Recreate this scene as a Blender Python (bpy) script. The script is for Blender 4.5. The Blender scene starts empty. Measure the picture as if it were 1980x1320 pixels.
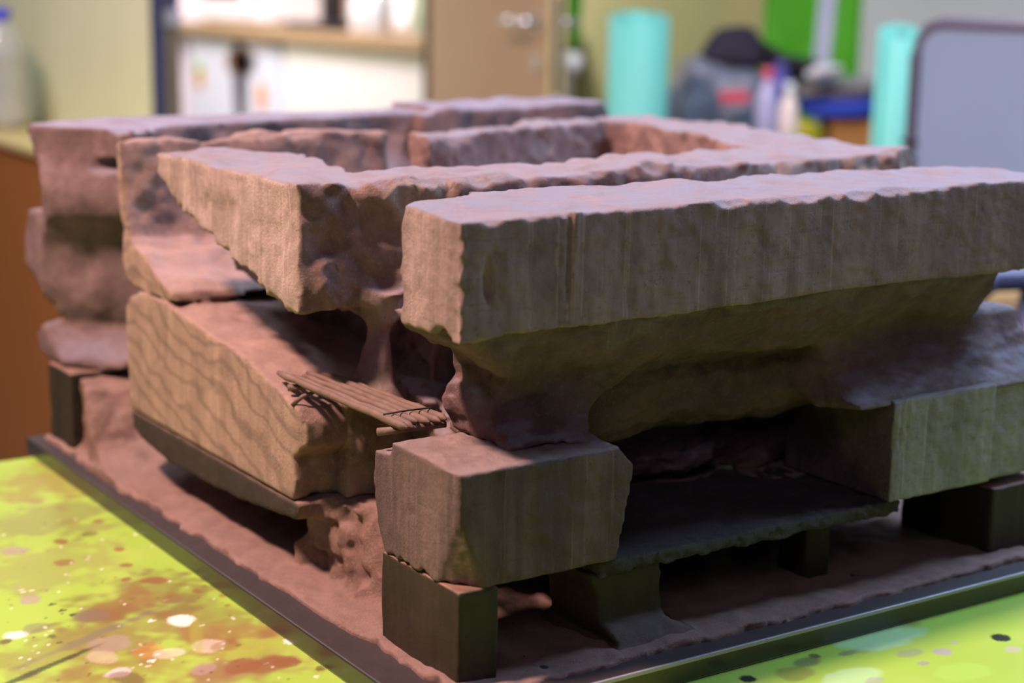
import bpy, math, random
import numpy as np
from mathutils import Matrix, Vector

# ------------------------------------------------------------------ camera
TZ = .76                                   # height of the green table top; model axes have their origin on it
FPX = 3330.
def _d(px): return np.array([px[0]-990., -(px[1]-660.), -FPX])
_ax = _d((6100, 40)); _ax /= np.linalg.norm(_ax)
_ay = _d((-1270, -78)); _ay -= _ax*_ay.dot(_ax); _ay /= np.linalg.norm(_ay)
ROT = np.array([_ax, _ay, np.cross(_ax, _ay)])
CAM = np.array([-.42263592, -.6889457, .38])
def ray(px): return ROT @ _d(px)
def onz(px, z):
    r = ray(px); return CAM + (z-CAM[2])/r[2]*r
def onx(px, x):
    r = ray(px); return CAM + (x-CAM[0])/r[0]*r
def ony(px, y):
    r = ray(px); return CAM + (y-CAM[1])/r[1]*r
def atd(px, D):                            # world point seen at px, D metres ahead of the lens
    p = CAM + ray(px)/FPX*D; return Vector((p[0], p[1], p[2]+TZ))
VF = Vector(ROT @ np.array([0, 0, -1.])); VF.z = 0; VF.normalize()      # heading
VR = Vector((VF.y, -VF.x, 0))                                          # to the right
YAW = math.atan2(VR.y, VR.x)

S = bpy.context.scene; COL = S.collection
cd = bpy.data.cameras.new('camera'); co = bpy.data.objects.new('camera', cd); COL.objects.link(co)
M4 = Matrix([list(r) for r in ROT]).to_4x4(); M4.translation = Vector((CAM[0], CAM[1], CAM[2]+TZ))
co.matrix_world = M4
cd.sensor_width = 36; cd.lens = FPX/1980*36; cd.clip_start = .05
cd.dof.use_dof = True; cd.dof.focus_distance = .97; cd.dof.aperture_fstop = 4.8
S.camera = co
# ------------------------------------------------------------------ light
S.view_settings.view_transform = 'Standard'; S.view_settings.look = 'None'
S.view_settings.gamma = 1; S.view_settings.use_curve_mapping = False
S.view_settings.exposure = 0.0
wd = bpy.data.worlds.new('world'); S.world = wd; wd.use_nodes = True
wd.node_tree.nodes['Background'].inputs[0].default_value = (.62, .66, 1.0, 1)
wd.node_tree.nodes['Background'].inputs[1].default_value = .035
def area(name, loc, target, size, power, col, sy=None):
    l = bpy.data.lights.new(name, 'AREA'); l.energy = power; l.color = col; l.size = size
    if sy: l.shape = 'RECTANGLE'; l.size_y = sy
    o = bpy.data.objects.new(name, l); COL.objects.link(o); o.location = loc
    o.rotation_euler = (Vector(target)-Vector(loc)).to_track_quat('-Z', 'Y').to_euler(); return o
area('warm_spot_light', (-1.00, .42, TZ+1.98), (.10, .20, TZ+.12), .20, 124, (1.0, .61, .49))
area('ceiling_or_fill_light', (-.35, 2.2, 2.75), (-.1, 1.9, .8), 1.2, 30, (.84, .86, 1.0), .6)
area('ceiling_or_fill_light', (1.5, 1.1, 2.6), (1.2, 1.1, .8), 1.2, 34, (.74, .82, 1.0), .6)
area('ceiling_or_fill_light', (-1.3, -1.9, 2.7), (.1, .1, TZ), 1.6, 8.5, (1.0, .80, 1.0), 1.0)  # unseen fill added behind the camera to brighten the front faces
area('window_light', (1.20, .03, TZ+1.05), (.44, .00, TZ+.10), .45, 21, (.50, .68, 1.0), .45)
area('kitchen_light', (1.7, 4.9, 2.5), (2.5, 5.6, .7), .9, 108, (1.0, .91, .96), .9)

# ------------------------------------------------------------------ materials
def lin(c):
    return tuple(((v/255)/12.92 if v <= 10 else (((v/255)+.055)/1.055)**2.4) for v in c)
def mat(name, col, rough=.6, metal=0., noise=None, bump=None, **kw):
    m = bpy.data.materials.new(name); m.use_nodes = True; nt = m.node_tree; b = nt.nodes['Principled BSDF']
    c = (*col, 1); b.inputs['Base Color'].default_value = c
    b.inputs['Roughness'].default_value = rough; b.inputs['Metallic'].default_value = metal
    for k, v in kw.items(): b.inputs[k.replace('_', ' ')].default_value = v
    tc = nt.nodes.new('ShaderNodeTexCoord')
    sc, am = noise or (14, .12)
    n = nt.nodes.new('ShaderNodeTexNoise'); n.inputs['Scale'].default_value = sc; n.inputs['Detail'].default_value = 6
    nt.links.new(tc.outputs['Object'], n.inputs['Vector'])
    mx = nt.nodes.new('ShaderNodeMix'); mx.data_type = 'RGBA'
    mx.inputs['A'].default_value = tuple(v*(1-am) for v in col)+(1,)
    mx.inputs['B'].default_value = tuple(min(1, v*(1+am)) for v in col)+(1,)
    nt.links.new(n.outputs['Fac'], mx.inputs['Factor']); nt.links.new(mx.outputs['Result'], b.inputs['Base Color'])
    if bump:
        bn = nt.nodes.new('ShaderNodeTexNoise'); bn.inputs['Scale'].default_value = bump[0]; bn.inputs['Detail'].default_value = 8
        nt.links.new(tc.outputs['Object'], bn.inputs['Vector'])
        bp = nt.nodes.new('ShaderNodeBump'); bp.inputs['Strength'].default_value = bump[1]; bp.inputs['Distance'].default_value = bump[2]
        nt.links.new(bn.outputs['Fac'], bp.inputs['Height']); nt.links.new(bp.outputs['Normal'], b.inputs['Normal'])
    return m

def rock_mat(name, raw_a, raw_b, cut_a, cut_b, lit_top, strata=0., grain=1.):
    """painted cast rock: raw broken surface / sawn faces (attribute 'cut') with vertical brush streaks / pale dusted top (attribute 'top')"""
    m = bpy.data.materials.new(name); m.use_nodes = True; nt = m.node_tree; N = nt.nodes; Lk = nt.links
    b = N['Principled BSDF']; b.inputs['Roughness'].default_value = .62; b.inputs['Specular IOR Level'].default_value = .35
    tc = N.new('ShaderNodeTexCoord')
    def noise(scale, det=6, vec=None, dist=0., rough=.55):
        n = N.new('ShaderNodeTexNoise'); n.inputs['Scale'].default_value = scale; n.inputs['Detail'].default_value = det
        n.inputs['Distortion'].default_value = dist; n.inputs['Roughness'].default_value = rough
        Lk.new(vec or tc.outputs['Object'], n.inputs['Vector']); return n.outputs['Fac']
    def mapped(s):
        mp = N.new('ShaderNodeMapping'); mp.inputs['Scale'].default_value = s
        Lk.new(tc.outputs['Object'], mp.inputs['Vector']); return mp.outputs['Vector']
    def ramp(fac, a, c, p0=.35, p1=.65):
        r = N.new('ShaderNodeValToRGB'); e = r.color_ramp.elements
        e[0].position = p0; e[1].position = p1; e[0].color = (*a, 1); e[1].color = (*c, 1)
        Lk.new(fac, r.inputs['Fac']); return r.outputs['Color']
    def mix(f, a, c, mode='MIX'):
        x = N.new('ShaderNodeMix'); x.data_type = 'RGBA'; x.blend_type = mode
        for s, v in (('Factor', f), ('A', a), ('B', c)):
            if hasattr(v, 'is_linked'): Lk.new(v, x.inputs[s])
            else: x.inputs[s].default_value = v if not isinstance(v, tuple) else (*v, 1)
        return x.outputs['Result']
    def attr(n_):
        a = N.new('ShaderNodeAttribute'); a.attribute_name = n_; return a.outputs['Fac']
    def math_(op, a, c):
        x = N.new('ShaderNodeMath'); x.operation = op; x.use_clamp = True
        for i, v in enumerate((a, c)):
            if hasattr(v, 'is_linked'): Lk.new(v, x.inputs[i])
            else: x.inputs[i].default_value = v
        return x.outputs[0]
    raw = ramp(noise(28, 8, dist=.6), raw_a, raw_b)
    raw = mix(ramp(noise(140, 5), (0, 0, 0), (.32, .32, .32)), raw, tuple(v*.5 for v in raw_a))
    streak = noise(1, 4, mapped((170, 170, 9)), rough=.6)
    streak2 = noise(1, 3, mapped((55, 55, 5)), rough=.6)
    cut = ramp(streak2, cut_a, cut_b, .36, .62)
    cut = mix(ramp(streak, (0, 0, 0), (.42, .42, .42), .56, .76), cut, tuple(min(1, v*1.40) for v in cut_b))
    cut = mix(ramp(noise(60, 8), (0, 0, 0), (.45, .45, .45), .5, .72), cut, tuple(v*.5 for v in cut_a))
    if strata:
        w = N.new('ShaderNodeTexWave'); w.wave_type = 'BANDS'; w.bands_direction = 'Z'
        w.inputs['Scale'].default_value = 15; w.inputs['Distortion'].default_value = 15; w.inputs['Detail'].default_value = 3
        w.inputs['Detail Scale'].default_value = .9
        mp = N.new('ShaderNodeMapping'); mp.inputs['Rotation'].default_value = (math.radians(-24), 0, 0); mp.inputs['Scale'].default_value = (1, .8, 1.3)
        Lk.new(tc.outputs['Object'], mp.inputs['Vector']); Lk.new(mp.outputs['Vector'], w.inputs['Vector'])
        cut = mix(ramp(w.outputs['Fac'], (strata,)*3, (0, 0, 0), .04, .34), cut, tuple(v*.30 for v in cut_a))
    fine = noise(1, 2, mapped((520, 520, 7)), rough=.5)
    cut = mix(ramp(fine, (0, 0, 0), (.5 if not strata else .12,)*3, .60, .70), cut, tuple(min(1, v*1.45) for v in cut_b))
    cut = mix(ramp(noise(1, 3, mapped((40, 40, 420))), (0, 0, 0), (.30 if not strata else .05,)*3, .58, .70), cut, tuple(v*.6 for v in cut_a))
    cut = mix(ramp(noise(420, 4), (0, 0, 0), (.5, .5, .5), .60, .70), cut, tuple(v*.45 for v in cut_a))
    raw = mix(ramp(noise(480, 4), (0, 0, 0), (.5, .5, .5), .56, .70), raw, tuple(v*1.35 for v in raw_b))
    am = attr('cut')
    col = mix(am, raw, cut)
    tp = math_('MULTIPLY', attr('top'), ramp(noise(45, 6), (.35,)*3, (1, 1, 1), .30, .6))
    col = mix(tp, col, lit_top)  # up-facing faces go paler: light from above put into the colour
    Lk.new(col, b.inputs['Base Color'])
    h1 = noise(640, 6, rough=.75); h2 = noise(150, 8, rough=.75)
    add = N.new('ShaderNodeMath'); add.operation = 'ADD'; Lk.new(h1, add.inputs[0]); Lk.new(h2, add.inputs[1])
    add2 = N.new('ShaderNodeMath'); add2.operation = 'MULTIPLY_ADD'; Lk.new(streak, add2.inputs[0]); add2.inputs[1].default_value = .35; Lk.new(add.outputs[0], add2.inputs[2])
    bp = N.new('ShaderNodeBump'); bp.inputs['Strength'].default_value = .8*grain; bp.inputs['Distance'].default_value = .0017
    Lk.new(add2.outputs[0], bp.inputs['Height']); Lk.new(bp.outputs['Normal'], b.inputs['Normal'])
    return m

M = {}
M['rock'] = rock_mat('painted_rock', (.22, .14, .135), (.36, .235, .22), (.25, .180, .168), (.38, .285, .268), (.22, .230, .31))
M['rock_inner'] = rock_mat('painted_rock_pale', (.20, .13, .125), (.36, .235, .22), (.34, .255, .235), (.47, .37, .34), (.25, .235, .29))
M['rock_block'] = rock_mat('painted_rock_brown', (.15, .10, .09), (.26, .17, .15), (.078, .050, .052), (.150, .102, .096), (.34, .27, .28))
M['rock_green'] = rock_mat('painted_rock_grey_green', (.10, .075, .07), (.17, .125, .115), (.26, .245, .25), (.35, .335, .335), (.34, .33, .36))
M['rock_neck'] = rock_mat('painted_rock_dark_red', (.115, .068, .066), (.20, .122, .115), (.14, .10, .09), (.20, .15, .13), (.36, .36, .45))  # bluish last colour puts the cool light on the right bulge into the paint
M['rock_strata'] = rock_mat('painted_rock_strata', (.20, .125, .11), (.36, .23, .195), (.29, .205, .165), (.41, .295, .235), (.42, .29, .27), strata=.40)
M['rock_far'] = rock_mat('painted_rock_mauve', (.135, .088, .092), (.25, .17, .175), (.15, .085, .08), (.24, .15, .14), (.27, .27, .37))
M['ground'] = rock_mat('painted_ground', (.18, .108, .092), (.30, .19, .16), (.024, .018, .013), (.034, .026, .018), (.28, .19, .175))
M['post'] = rock_mat('dark_painted_wood', (.030, .021, .014), (.045, .032, .020), (.018, .0135, .0085), (.027, .020, .0125), (.25, .15, .12), grain=.35)
M['ledge'] = rock_mat('granular_ledge', (.11, .095, .10), (.20, .17, .18), (.085, .075, .06), (.12, .11, .09), (.20, .165, .18), grain=2.6)
M['board'] = mat('black_lacquered_board', (.022, .019, .020), .33, noise=(60, .3), bump=(160, .15, .0005), Coat_Weight=.4, Coat_Roughness=.18)
M['board_top'] = mat('black_board_top', (.026, .019, .021), .55, noise=(90, .4), bump=(220, .3, .0006))
M['edge'] = mat('lit_pale_edge', (.30, .30, .38), .35, .3)  # pale colour stands for light caught on the board's front rim
M['twig'] = mat('grey_brown_twig', (.135, .088, .070), .7, noise=(120, .5), bump=(300, .5, .0008))
M['cord'] = mat('black_cord', (.02, .018, .02), .8)

# ------------------------------------------------------------------ scene helpers
def link(o, parent=None):
    COL.objects.link(o)
    if parent: o.parent = parent
    return o
def tag(o, label=None, cat=None, group=None, kind=None):
    if label: o['label'] = label
    if cat: o['category'] = cat
    if group: o['group'] = group
    if kind: o['kind'] = kind
    return o
def empty(name, loc, rz=0., label=None, cat=None, group=None):
    o = bpy.data.objects.new(name, None); link(o); o.location = loc; o.rotation_euler = (0, 0, rz); o.empty_display_size = .05
    return tag(o, label, cat, group)

# ------------------------------------------------------------------ sculpting in a distance field
RNG = np.random.default_rng(7)
class Vol:
    def __init__(s, lo, hi, h):
        s.h = h; s.lo = np.array(lo, float)
        s.n = [int(round((hi[i]-lo[i])/h))+1 for i in range(3)]
        s.a = [s.lo[i]+h*np.arange(s.n[i]) for i in range(3)]
        s.X = s.a[0][:, None, None].astype(np.float32); s.Y = s.a[1][None, :, None].astype(np.float32); s.Z = s.a[2][None, None, :].astype(np.float32)
    def noise(s, cell, seed=0, stretch=(1, 1, 1)):
        r = np.random.default_rng(seed); Ws = []; dims = []
        for i in range(3):
            c = cell*stretch[i]; u = (s.a[i]-s.lo[i])/c+.37; k = int(u[-1])+3; f = u-np.floor(u); f = f*f*(3-2*f); b = np.floor(u).astype(int)
            W = np.zeros((s.n[i], k), np.float32); W[np.arange(s.n[i]), b] = 1-f; W[np.arange(s.n[i]), b+1] = f; Ws.append(W); dims.append(k)
        L = r.uniform(-1, 1, dims).astype(np.float32)
        t = np.tensordot(Ws[0], L, (1, 0)); t = np.tensordot(t, Ws[1], (1, 1)); t = np.tensordot(t, Ws[2], (1, 1))
        return t
    def fbm(s, cell, seed=0, octs=3, stretch=(1, 1, 1), gain=.5):
        t = 0; g = 1.
        for k in range(octs):
            if cell < 1.6*s.h: break
            t = t+g*s.noise(cell, seed*13+k, stretch); cell *= .5; g *= gain
        return t
    def poly(s, pts, axis):                 # exact signed distance to a polygon in the plane normal to axis
        i, j = [(1, 2), (0, 2), (0, 1)][axis]
        P, Q = np.meshgrid(s.a[i], s.a[j], indexing='ij'); pts = np.array(pts, float)
        d = np.full(P.shape, 1e9); ins = np.zeros(P.shape, bool)
        for k in range(len(pts)):
            x0, y0 = pts[k]; x1, y1 = pts[(k+1) % len(pts)]; ex, ey = x1-x0, y1-y0
            t = np.clip(((P-x0)*ex+(Q-y0)*ey)/(ex*ex+ey*ey+1e-12), 0, 1)
            d = np.minimum(d, (P-x0-t*ex)**2+(Q-y0-t*ey)**2)
            c = (y0 > Q) != (y1 > Q)
            with np.errstate(divide='ignore', invalid='ignore'):
                ins ^= c & (P < (x1-x0)*(Q-y0)/((y1-y0) if y1 != y0 else 1e-12)+x0)
        d = np.sqrt(d); d[ins] *= -1; return np.expand_dims(d.astype(np.float32), axis)
    def rng(s, axis, a, b):
        c = (s.X, s.Y, s.Z)[axis]; return np.maximum(a-c, c-b)
    def box(s, x0, x1, y0, y1, z0, z1):
        return np.maximum(np.maximum(s.rng(0, x0, x1), s.rng(1, y0, y1)), s.rng(2, z0, z1))
    def ball(s, c, r, sc=(1, 1, 1)):
        return (np.sqrt(((s.X-c[0])/sc[0])**2+((s.Y-c[1])/sc[1])**2+((s.Z-c[2])/sc[2])**2)-r)*min(sc)
    def chips(s, F, line, n, rmin, rmax, out, seed=0):     # bite small flakes out of an edge
        r = random.Random(seed); line = [np.array(p, float) for p in line]
        for _ in range(n):
            k = r.randrange(len(line)-1); p = line[k]+(line[k+1]-line[k])*r.random()
            R = r.uniform(rmin, rmax); c = p+np.array(out)*R*r.uniform(.72, .98)
            sl = []
            for i in range(3):
                a0 = int((c[i]-R*1.3-s.lo[i])/s.h); a1 = int((c[i]+R*1.3-s.lo[i])/s.h)+2
                sl.append(slice(max(0, a0), max(0, min(s.n[i], a1))))
            sl = tuple(sl)
            if min(F[sl].shape) == 0: continue
            X, Y, Z = s.X[sl[0]], s.Y[:, sl[1]], s.Z[:, :, sl[2]]
            q = np.sqrt((X-c[0])**2+(Y-c[1])**2+(Z-c[2])**2)-R
            F[sl] = np.maximum(F[sl], -q)
        return F
def smin(a, b, k):
    h = np.clip(.5+.5*(b-a)/k, 0, 1); return b*(1-h)+a*h-k*h*(1-h)
def smax(a, b, k): return -smin(-a, -b, k)

def surface(V, F):
    F = F.astype(np.float32).copy()
    big = V.h
    F[0] = big; F[-1] = big; F[:, 0] = big; F[:, -1] = big; F[:, :, 0] = big; F[:, :, -1] = big
    s = F < 0; nx, ny, nz = F.shape
    cs = [s[dx:nx-1+dx, dy:ny-1+dy, dz:nz-1+dz] for dx in (0, 1) for dy in (0, 1) for dz in (0, 1)]
    cnt = sum(c.astype(np.int8) for c in cs); act = (cnt > 0) & (cnt < 8)
    idx = np.full(act.shape, -1, np.int64); I = np.argwhere(act); idx[act] = np.arange(len(I))
    acc = np.zeros((len(I), 3)); num = np.zeros(len(I))
    co = [(a, b, c) for a in (0, 1) for b in (0, 1) for c in (0, 1)]
    for a in co:
        for ax in range(3):
            if a[ax]: continue
            b = list(a); b[ax] = 1
            fa = F[I[:, 0]+a[0], I[:, 1]+a[1], I[:, 2]+a[2]]; fb = F[I[:, 0]+b[0], I[:, 1]+b[1], I[:, 2]+b[2]]
            m = (fa < 0) != (fb < 0); t = np.where(m, fa/np.where(m, fa-fb, 1), 0)
            p = np.tile(np.array(a, float), (len(I), 1)); p[:, ax] = t
            acc += p*m[:, None]; num += m
    v = (I+acc/num[:, None])*V.h+V.lo
    quads = []
    for ax in range(3):
        sl0 = [slice(None)]*3; sl1 = [slice(None)]*3; sl0[ax] = slice(0, -1); sl1[ax] = slice(1, None)
        c = s[tuple(sl0)] != s[tuple(sl1)]; E = np.argwhere(c); ins = s[tuple(sl0)][c]
        o1, o2 = [(1, 2), (2, 0), (0, 1)][ax]
        ok = (E[:, o1] > 0) & (E[:, o2] > 0); E = E[ok]; ins = ins[ok]
        def g(d1, d2):
            e = E.copy(); e[:, o1] -= d1; e[:, o2] -= d2; return idx[e[:, 0], e[:, 1], e[:, 2]]
        q = np.stack([g(1, 1), g(0, 1), g(0, 0), g(1, 0)], 1)
        q[~ins] = q[~ins][:, ::-1]; quads.append(q)
    return v, np.concatenate(quads)

def rock_object(name, V, F, material, parent, cuts=(), top=None, label=None, origin=(0, 0, 0), low=.6):
    v, q = surface(V, F)
    me = bpy.data.meshes.new(name)
    me.vertices.add(len(v)); me.vertices.foreach_set('co', (v-np.array(origin)).astype(np.float32).ravel())
    me.loops.add(len(q)*4); me.loops.foreach_set('vertex_index', q.astype(np.int32).ravel())
    me.polygons.add(len(q)); me.polygons.foreach_set('loop_start', np.arange(0, len(q)*4, 4, dtype=np.int32))
    me.polygons.foreach_set('loop_total', np.full(len(q), 4, np.int32))
    me.update(calc_edges=True); me.validate()
    me.polygons.foreach_set('use_smooth', np.ones(len(me.polygons), bool))
    nn = np.zeros(len(me.vertices)*3, np.float32); me.vertices.foreach_get('normal', nn); nn = nn.reshape(-1, 3)
    cut = np.zeros(len(v), np.float32)
    for ax, val, sg in cuts:               # sawn, painted faces
        d = np.abs(v[:, ax]-val); k = np.clip(1-(d-.0022)/.0022, 0, 1)*np.clip((nn[:, ax]*sg-.45)/.3, 0, 1)
        cut = np.maximum(cut, k)
    tp = np.zeros(len(v), np.float32)
    up_ = np.clip((nn[:, 2]-.50)/.3, 0, 1)
    tp = up_*low
    if top is not None: tp = np.maximum(tp, up_*np.clip(1-(top-v[:, 2]-.012)/.02, 0, 1))
    for n_, a_ in (('cut', cut), ('top', tp)):
        at = me.attributes.new(n_, 'FLOAT', 'POINT'); at.data.foreach_set('value', a_.astype(np.float32))
    me.materials.append(material)
    o = bpy.data.objects.new(name, me); link(o, parent); o.location = origin
    if label: o['label'] = label
    return o

# ================================================================== the model on its board
T0 = Vector((.0, .0, TZ))
base = empty('display_base', T0, 0, 'black lacquered board with dark posts and rocky floor lying flat on the green table', 'model base')
def simple_mesh(name, verts, faces, material, parent=None, smooth=False, bevel=0., seg=2):
    me = bpy.data.meshes.new(name); me.from_pydata([tuple(v) for v in verts], [], faces); me.update()
    me.materials.append(material)
    o = bpy.data.objects.new(name, me); link(o, parent)
    if smooth: me.polygons.foreach_set('use_smooth', [True]*len(me.polygons))
    if bevel:
        b = o.modifiers.new('bevel', 'BEVEL'); b.width = bevel; b.segments = seg; b.limit_method = 'ANGLE'
    return o
def boxv(x0, x1, y0, y1, z0, z1, off=0):
    v = [(x, y, z) for z in (z0, z1) for y in (y0, y1) for x in (x0, x1)]
    f = [(0, 2, 3, 1), (4, 5, 7, 6), (0, 1, 5, 4), (2, 6, 7, 3), (0, 4, 6, 2), (1, 3, 7, 5)]
    return v, [tuple(i+off for i in q) for q in f]
def box(name, x0, x1, y0, y1, z0, z1, material, parent=None, bevel=.002, seg=2):
    v, f = boxv(x0, x1, y0, y1, z0, z1); return simple_mesh(name, v, f, material, parent, bevel=bevel, seg=seg)
BX1, BY1 = .62, .640
bd = box('board', -.004, BX1, 0, BY1, 0, .0135, M['board'], base, .0012)
bd.data.materials.append(M['board_top']); bd.data.polygons[1].material_index = 1
box('edge_strip', -.0045, BX1+.0005, -.0007, .0012, .0117, .0140, M['edge'], base, .0003)

# rocky floor and lowest tier
V = Vol((.0, .008, .008), (.60, .640, .086), .0019)
n1 = V.fbm(.05, 3, 4); n2 = V.fbm(.013, 5, 3); nd = V.noise(.09, 9)
hgt = .0165+.0022*n1[:, :, :1]+.0012*n2[:, :, 2:3]
fl = np.maximum(V.Z-hgt, np.maximum(np.maximum(np.interp(V.Y, [0, .10, .17, .32, .44, .64], [.0215, .0205, .0150, .0125, .0075, .0065]).astype(np.float32)-V.X, V.X-.585), V.rng(1, .015, .628))+.0025*n2[:, :, 2:3])
# ramp up to the back post
yz = [(.628, .008), (.628, .072), (.575, .072), (.548, .066), (.532, .050), (.522, .034), (.50, .022), (.46, .014), (.45, .008)]
rp = np.maximum(V.poly(yz, 0), np.maximum(np.interp(V.Y, [.5, .535, .56], [.008, .0115, .020]).astype(np.float32)-V.X, V.X-.58))+.003*n1+.0015*n2
F = smin(fl, rp, .012)
# plate under the slab, with a sawn left face
yz = [(.214, .0665), (.216, .056), (.30, .047), (.41, .043), (.465, .048), (.482, .054), (.484, .0665)]
pl = np.maximum(V.poly(yz, 0), V.rng(0, .0255, .40))
F = np.minimum(F, np.maximum(pl, .0255-V.X)+.0006*n2)
# rubble under the canyon and inner supports
rb = np.maximum(np.maximum(V.box(.05, .30, .15, .24, .01, .0665), .235-V.Y-1.6*(V.X-.02)*1.0-(.066-V.Z)*.55), V.Z-.0665)+.005*n1+.0035*n2+.004*V.noise(.02, 31)+.0028*V.noise(.0075, 32)
rb = np.maximum(rb, V.Z-.0668)
F = smin(F, rb, .008)
for cx, cy, r in ((.22, .30, .03), (.36, .40, .05), (.45, .20, .045), (.15, .46, .035), (.33, .13, .018), (.20, .155, .02), (.27, .17, .03)):
    q = np.sqrt((V.X-cx)**2+(V.Y-cy)**2)-r-.010*((V.Z-.042)/.026)**2+.004*n1+.002*n2
    F = smin(F, np.maximum(q, V.rng(2, .01, .067)), .008)
F = np.maximum(F, V.Z-.0835)
ground = rock_object('rocky_floor', V, F, M['ground'], base, cuts=((0, .0255, -1),), top=None)
def dark_post(name, x0, x1, y0, y1, z0, z1, seed=1, mt=None):
    P = Vol((x0-.006, y0-.006, z0-.005), (x1+.006, y1+.006, z1+.005), .0016)
    G = smax(smax(P.rng(0, x0, x1), P.rng(1, y0, y1), .0012), P.rng(2, z0, z1), .001)+.0006*P.fbm(.02, seed, 3)
    return rock_object(name, P, G, mt or M['post'], base, cuts=((0, x0, -1), (1, y0, -1)), top=z1)
dark_post('corner_post', .0262, .0515, .0300, .1115, .0130, .0672, 3)
dark_post('back_post', .0110, .0500, .572, .624, .0130, .0765, 4)
dark_post('right_post', .4345, .500, .0300, .110, .0130, .0610, 5)
dark_post('inner_post', .3000, .3200, .060, .085, .0130, .0575, 6)

P = Vol((.104, .012, .008), (.212, .096, .064), .0016)
q = P.poly([(.116, .0585), (.1165, .056), (.121, .045), (.122, .032), (.128, .019), (.116, .0115), (.205, .0115), (.182, .0180), (.168, .024), (.1665, .045), (.163, .0585)], 1)
q = np.maximum(q, P.rng(1, .036, .082)-.014*np.clip((.030-P.Z)/.014, 0, 1))+.0012*P.fbm(.02, 7, 3)
rock_object('flared_post', P, q, M['post'], base, cuts=((1, .036, -1),), top=None, low=.15)
L = Vol((.10, .024, .050), (.36, .150, .072), .0014)
F = np.maximum(L.box(.118, .352, .0318, .140, .0585, .0668), 0*L.X-1)+.0009*L.fbm(.0045, 2, 2)+.0009*L.fbm(.02, 5, 2)
F = L.chips(F, [(.13, .031, .067), (.34, .031, .067)], 40, .003, .008, (0, -.75, .55), 3)
rock_object('granular_ledge', L, F, M['ledge'], base, cuts=((1, .0318, -1),))

# ------------------------------------------------------------------ carved rock (everything above the seam)
rockm = empty('carved_rock_model', T0+Vector((.03, .03, .067)), 0,
              'large reddish brown carved rock model of stacked blocks and flat-topped walls on the black board', 'rock model')
RO = np.array([.03, .03, .067])
def carved(name, V, F, m, cuts, top, label=None):
    o = rock_object(name, V, F, m, rockm, cuts, top, label); o.location = -Vector(RO); return o

# front wall : sawn beam, pinched neck, corner block, right block
V = Vol((.0225, .0225, .0635), (.492, .212, .270), .00145)
n1 = V.fbm(.045, 1, 3); n2 = V.fbm(.012, 2, 3); n3 = V.fbm(.022, 4, 3, (1, 1, .45))
tw = .0018*V.noise(.035, 8)[:, :, :1]+.0008*V.noise(.012, 9)[:, :, :1]
plan = [(.0256, .0295), (.25, .0292), (.478, .0290), (.480, .050), (.472, .078), (.455, .102), (.415, .113), (.36, .108), (.32, .116), (.27, .114), (.22, .119), (.17, .112), (.13, .119), (.10, .111), (.084, .117), (.066, .106), (.045, .103), (.030, .0955), (.0256, .088)]
beam = V.poly(plan, 2)+np.clip((V.Y-.06)/.04, 0, 1)*(.0022*n2)
zt = .2620+tw+.0012*np.clip((V.Y-.05)/.04, 0, 1)
zb = .2015-.0035*np.clip(1-np.abs(V.X-.036)/.02, 0, 1)+.003*np.clip((V.X-.16)/.1, 0, 1)+.0012*V.noise(.03, 21)[:, :, :1]
beam = np.maximum(beam, np.maximum(V.Z-zt, zb-V.Z))
beam = beam+.00035*n2
# sloping underside and neck
yzc = [(.0335, .206), (.038, .193), (.045, .181), (.055, .171), (.0605, .163), (.0635, .154), (.0615, .146), (.056, .138), (.046, .1335), (.036, .1315), (.034, .1285), (.112, .1285), (.116, .15), (.098, .206)]
xzc = [(.0265, .206), (.034, .197), (.050, .187), (.064, .179), (.0720, .172), (.0715, .164), (.0675, .157), (.0650, .150), (.0655, .143), (.068, .137), (.070, .132), (.064, .1285), (.128, .1285), (.134, .140), (.145, .155), (.165, .175), (.20, .206)]
neck = smax(V.poly(yzc, 0), V.poly(xzc, 1), .006)+.0028*n1+.0016*n3
# middle mass right of the neck
yzm = [(.0335, .206), (.039, .194), (.047, .182), (.058, .171), (.066, .166), (.084, .163), (.088, .157), (.085, .148), (.087, .132), (.092, .122), (.100, .1135), (.118, .109), (.20, .112), (.20, .206)]
mm = np.maximum(V.poly(yzm, 0), V.rng(0, .128, .432))+.0035*n1+.0018*n3
# hollow above the ledge, set back mass
bk = np.maximum(V.poly([(.135, .066), (.128, .085), (.132, .10), (.120, .118), (.225, .13), (.225, .066)], 0), V.rng(0, .10, .46))+.009*n1+.006*n3
# blocks
yzb = [(.1185, .1235), (.108, .1245), (.1015, .1250), (.1000, .1325), (.060, .1335), (.033, .1322), (.0295, .1310), (.0295, .0672), (.1075, .0672), (.1135, .078), (.1190, .093), (.1205, .108)]
xzb = [(.0256, .140), (.0256, .0672), (.1285, .0672), (.1325, .088), (.1370, .112), (.1385, .1195), (.1290, .1300), (.1245, .140)]
blk = np.maximum(V.poly(yzb, 0), V.poly(xzb, 1))
blk = smax(blk, -((V.X-.0256)*.80+(V.Y-.0295)*.55+(V.Z-.0672)*.33-.0125)+.0022*n1, .0008)     # split corner low on the left edge
blk = np.maximum(blk, V.Z-(.1325+.0013*V.noise(.03, 33)[:, :, :1]+.0008*V.noise(.011, 34)[:, :, :1]))
blk = blk+.00045*n2+.0004*n1
rb = V.poly([(.3385, .0655), (.4290, .0620), (.4290, .1315), (.3385, .1315)], 1)
rb2 = V.poly([(.4290, .0605), (.4860, .0600), (.4860, .1315), (.4290, .1315)], 1)
rblk = np.minimum(np.maximum(rb, V.rng(1, .0297, .125)), np.maximum(rb2, V.rng(1, .0330, .125)))+.0006*n1+.0004*n2
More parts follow.
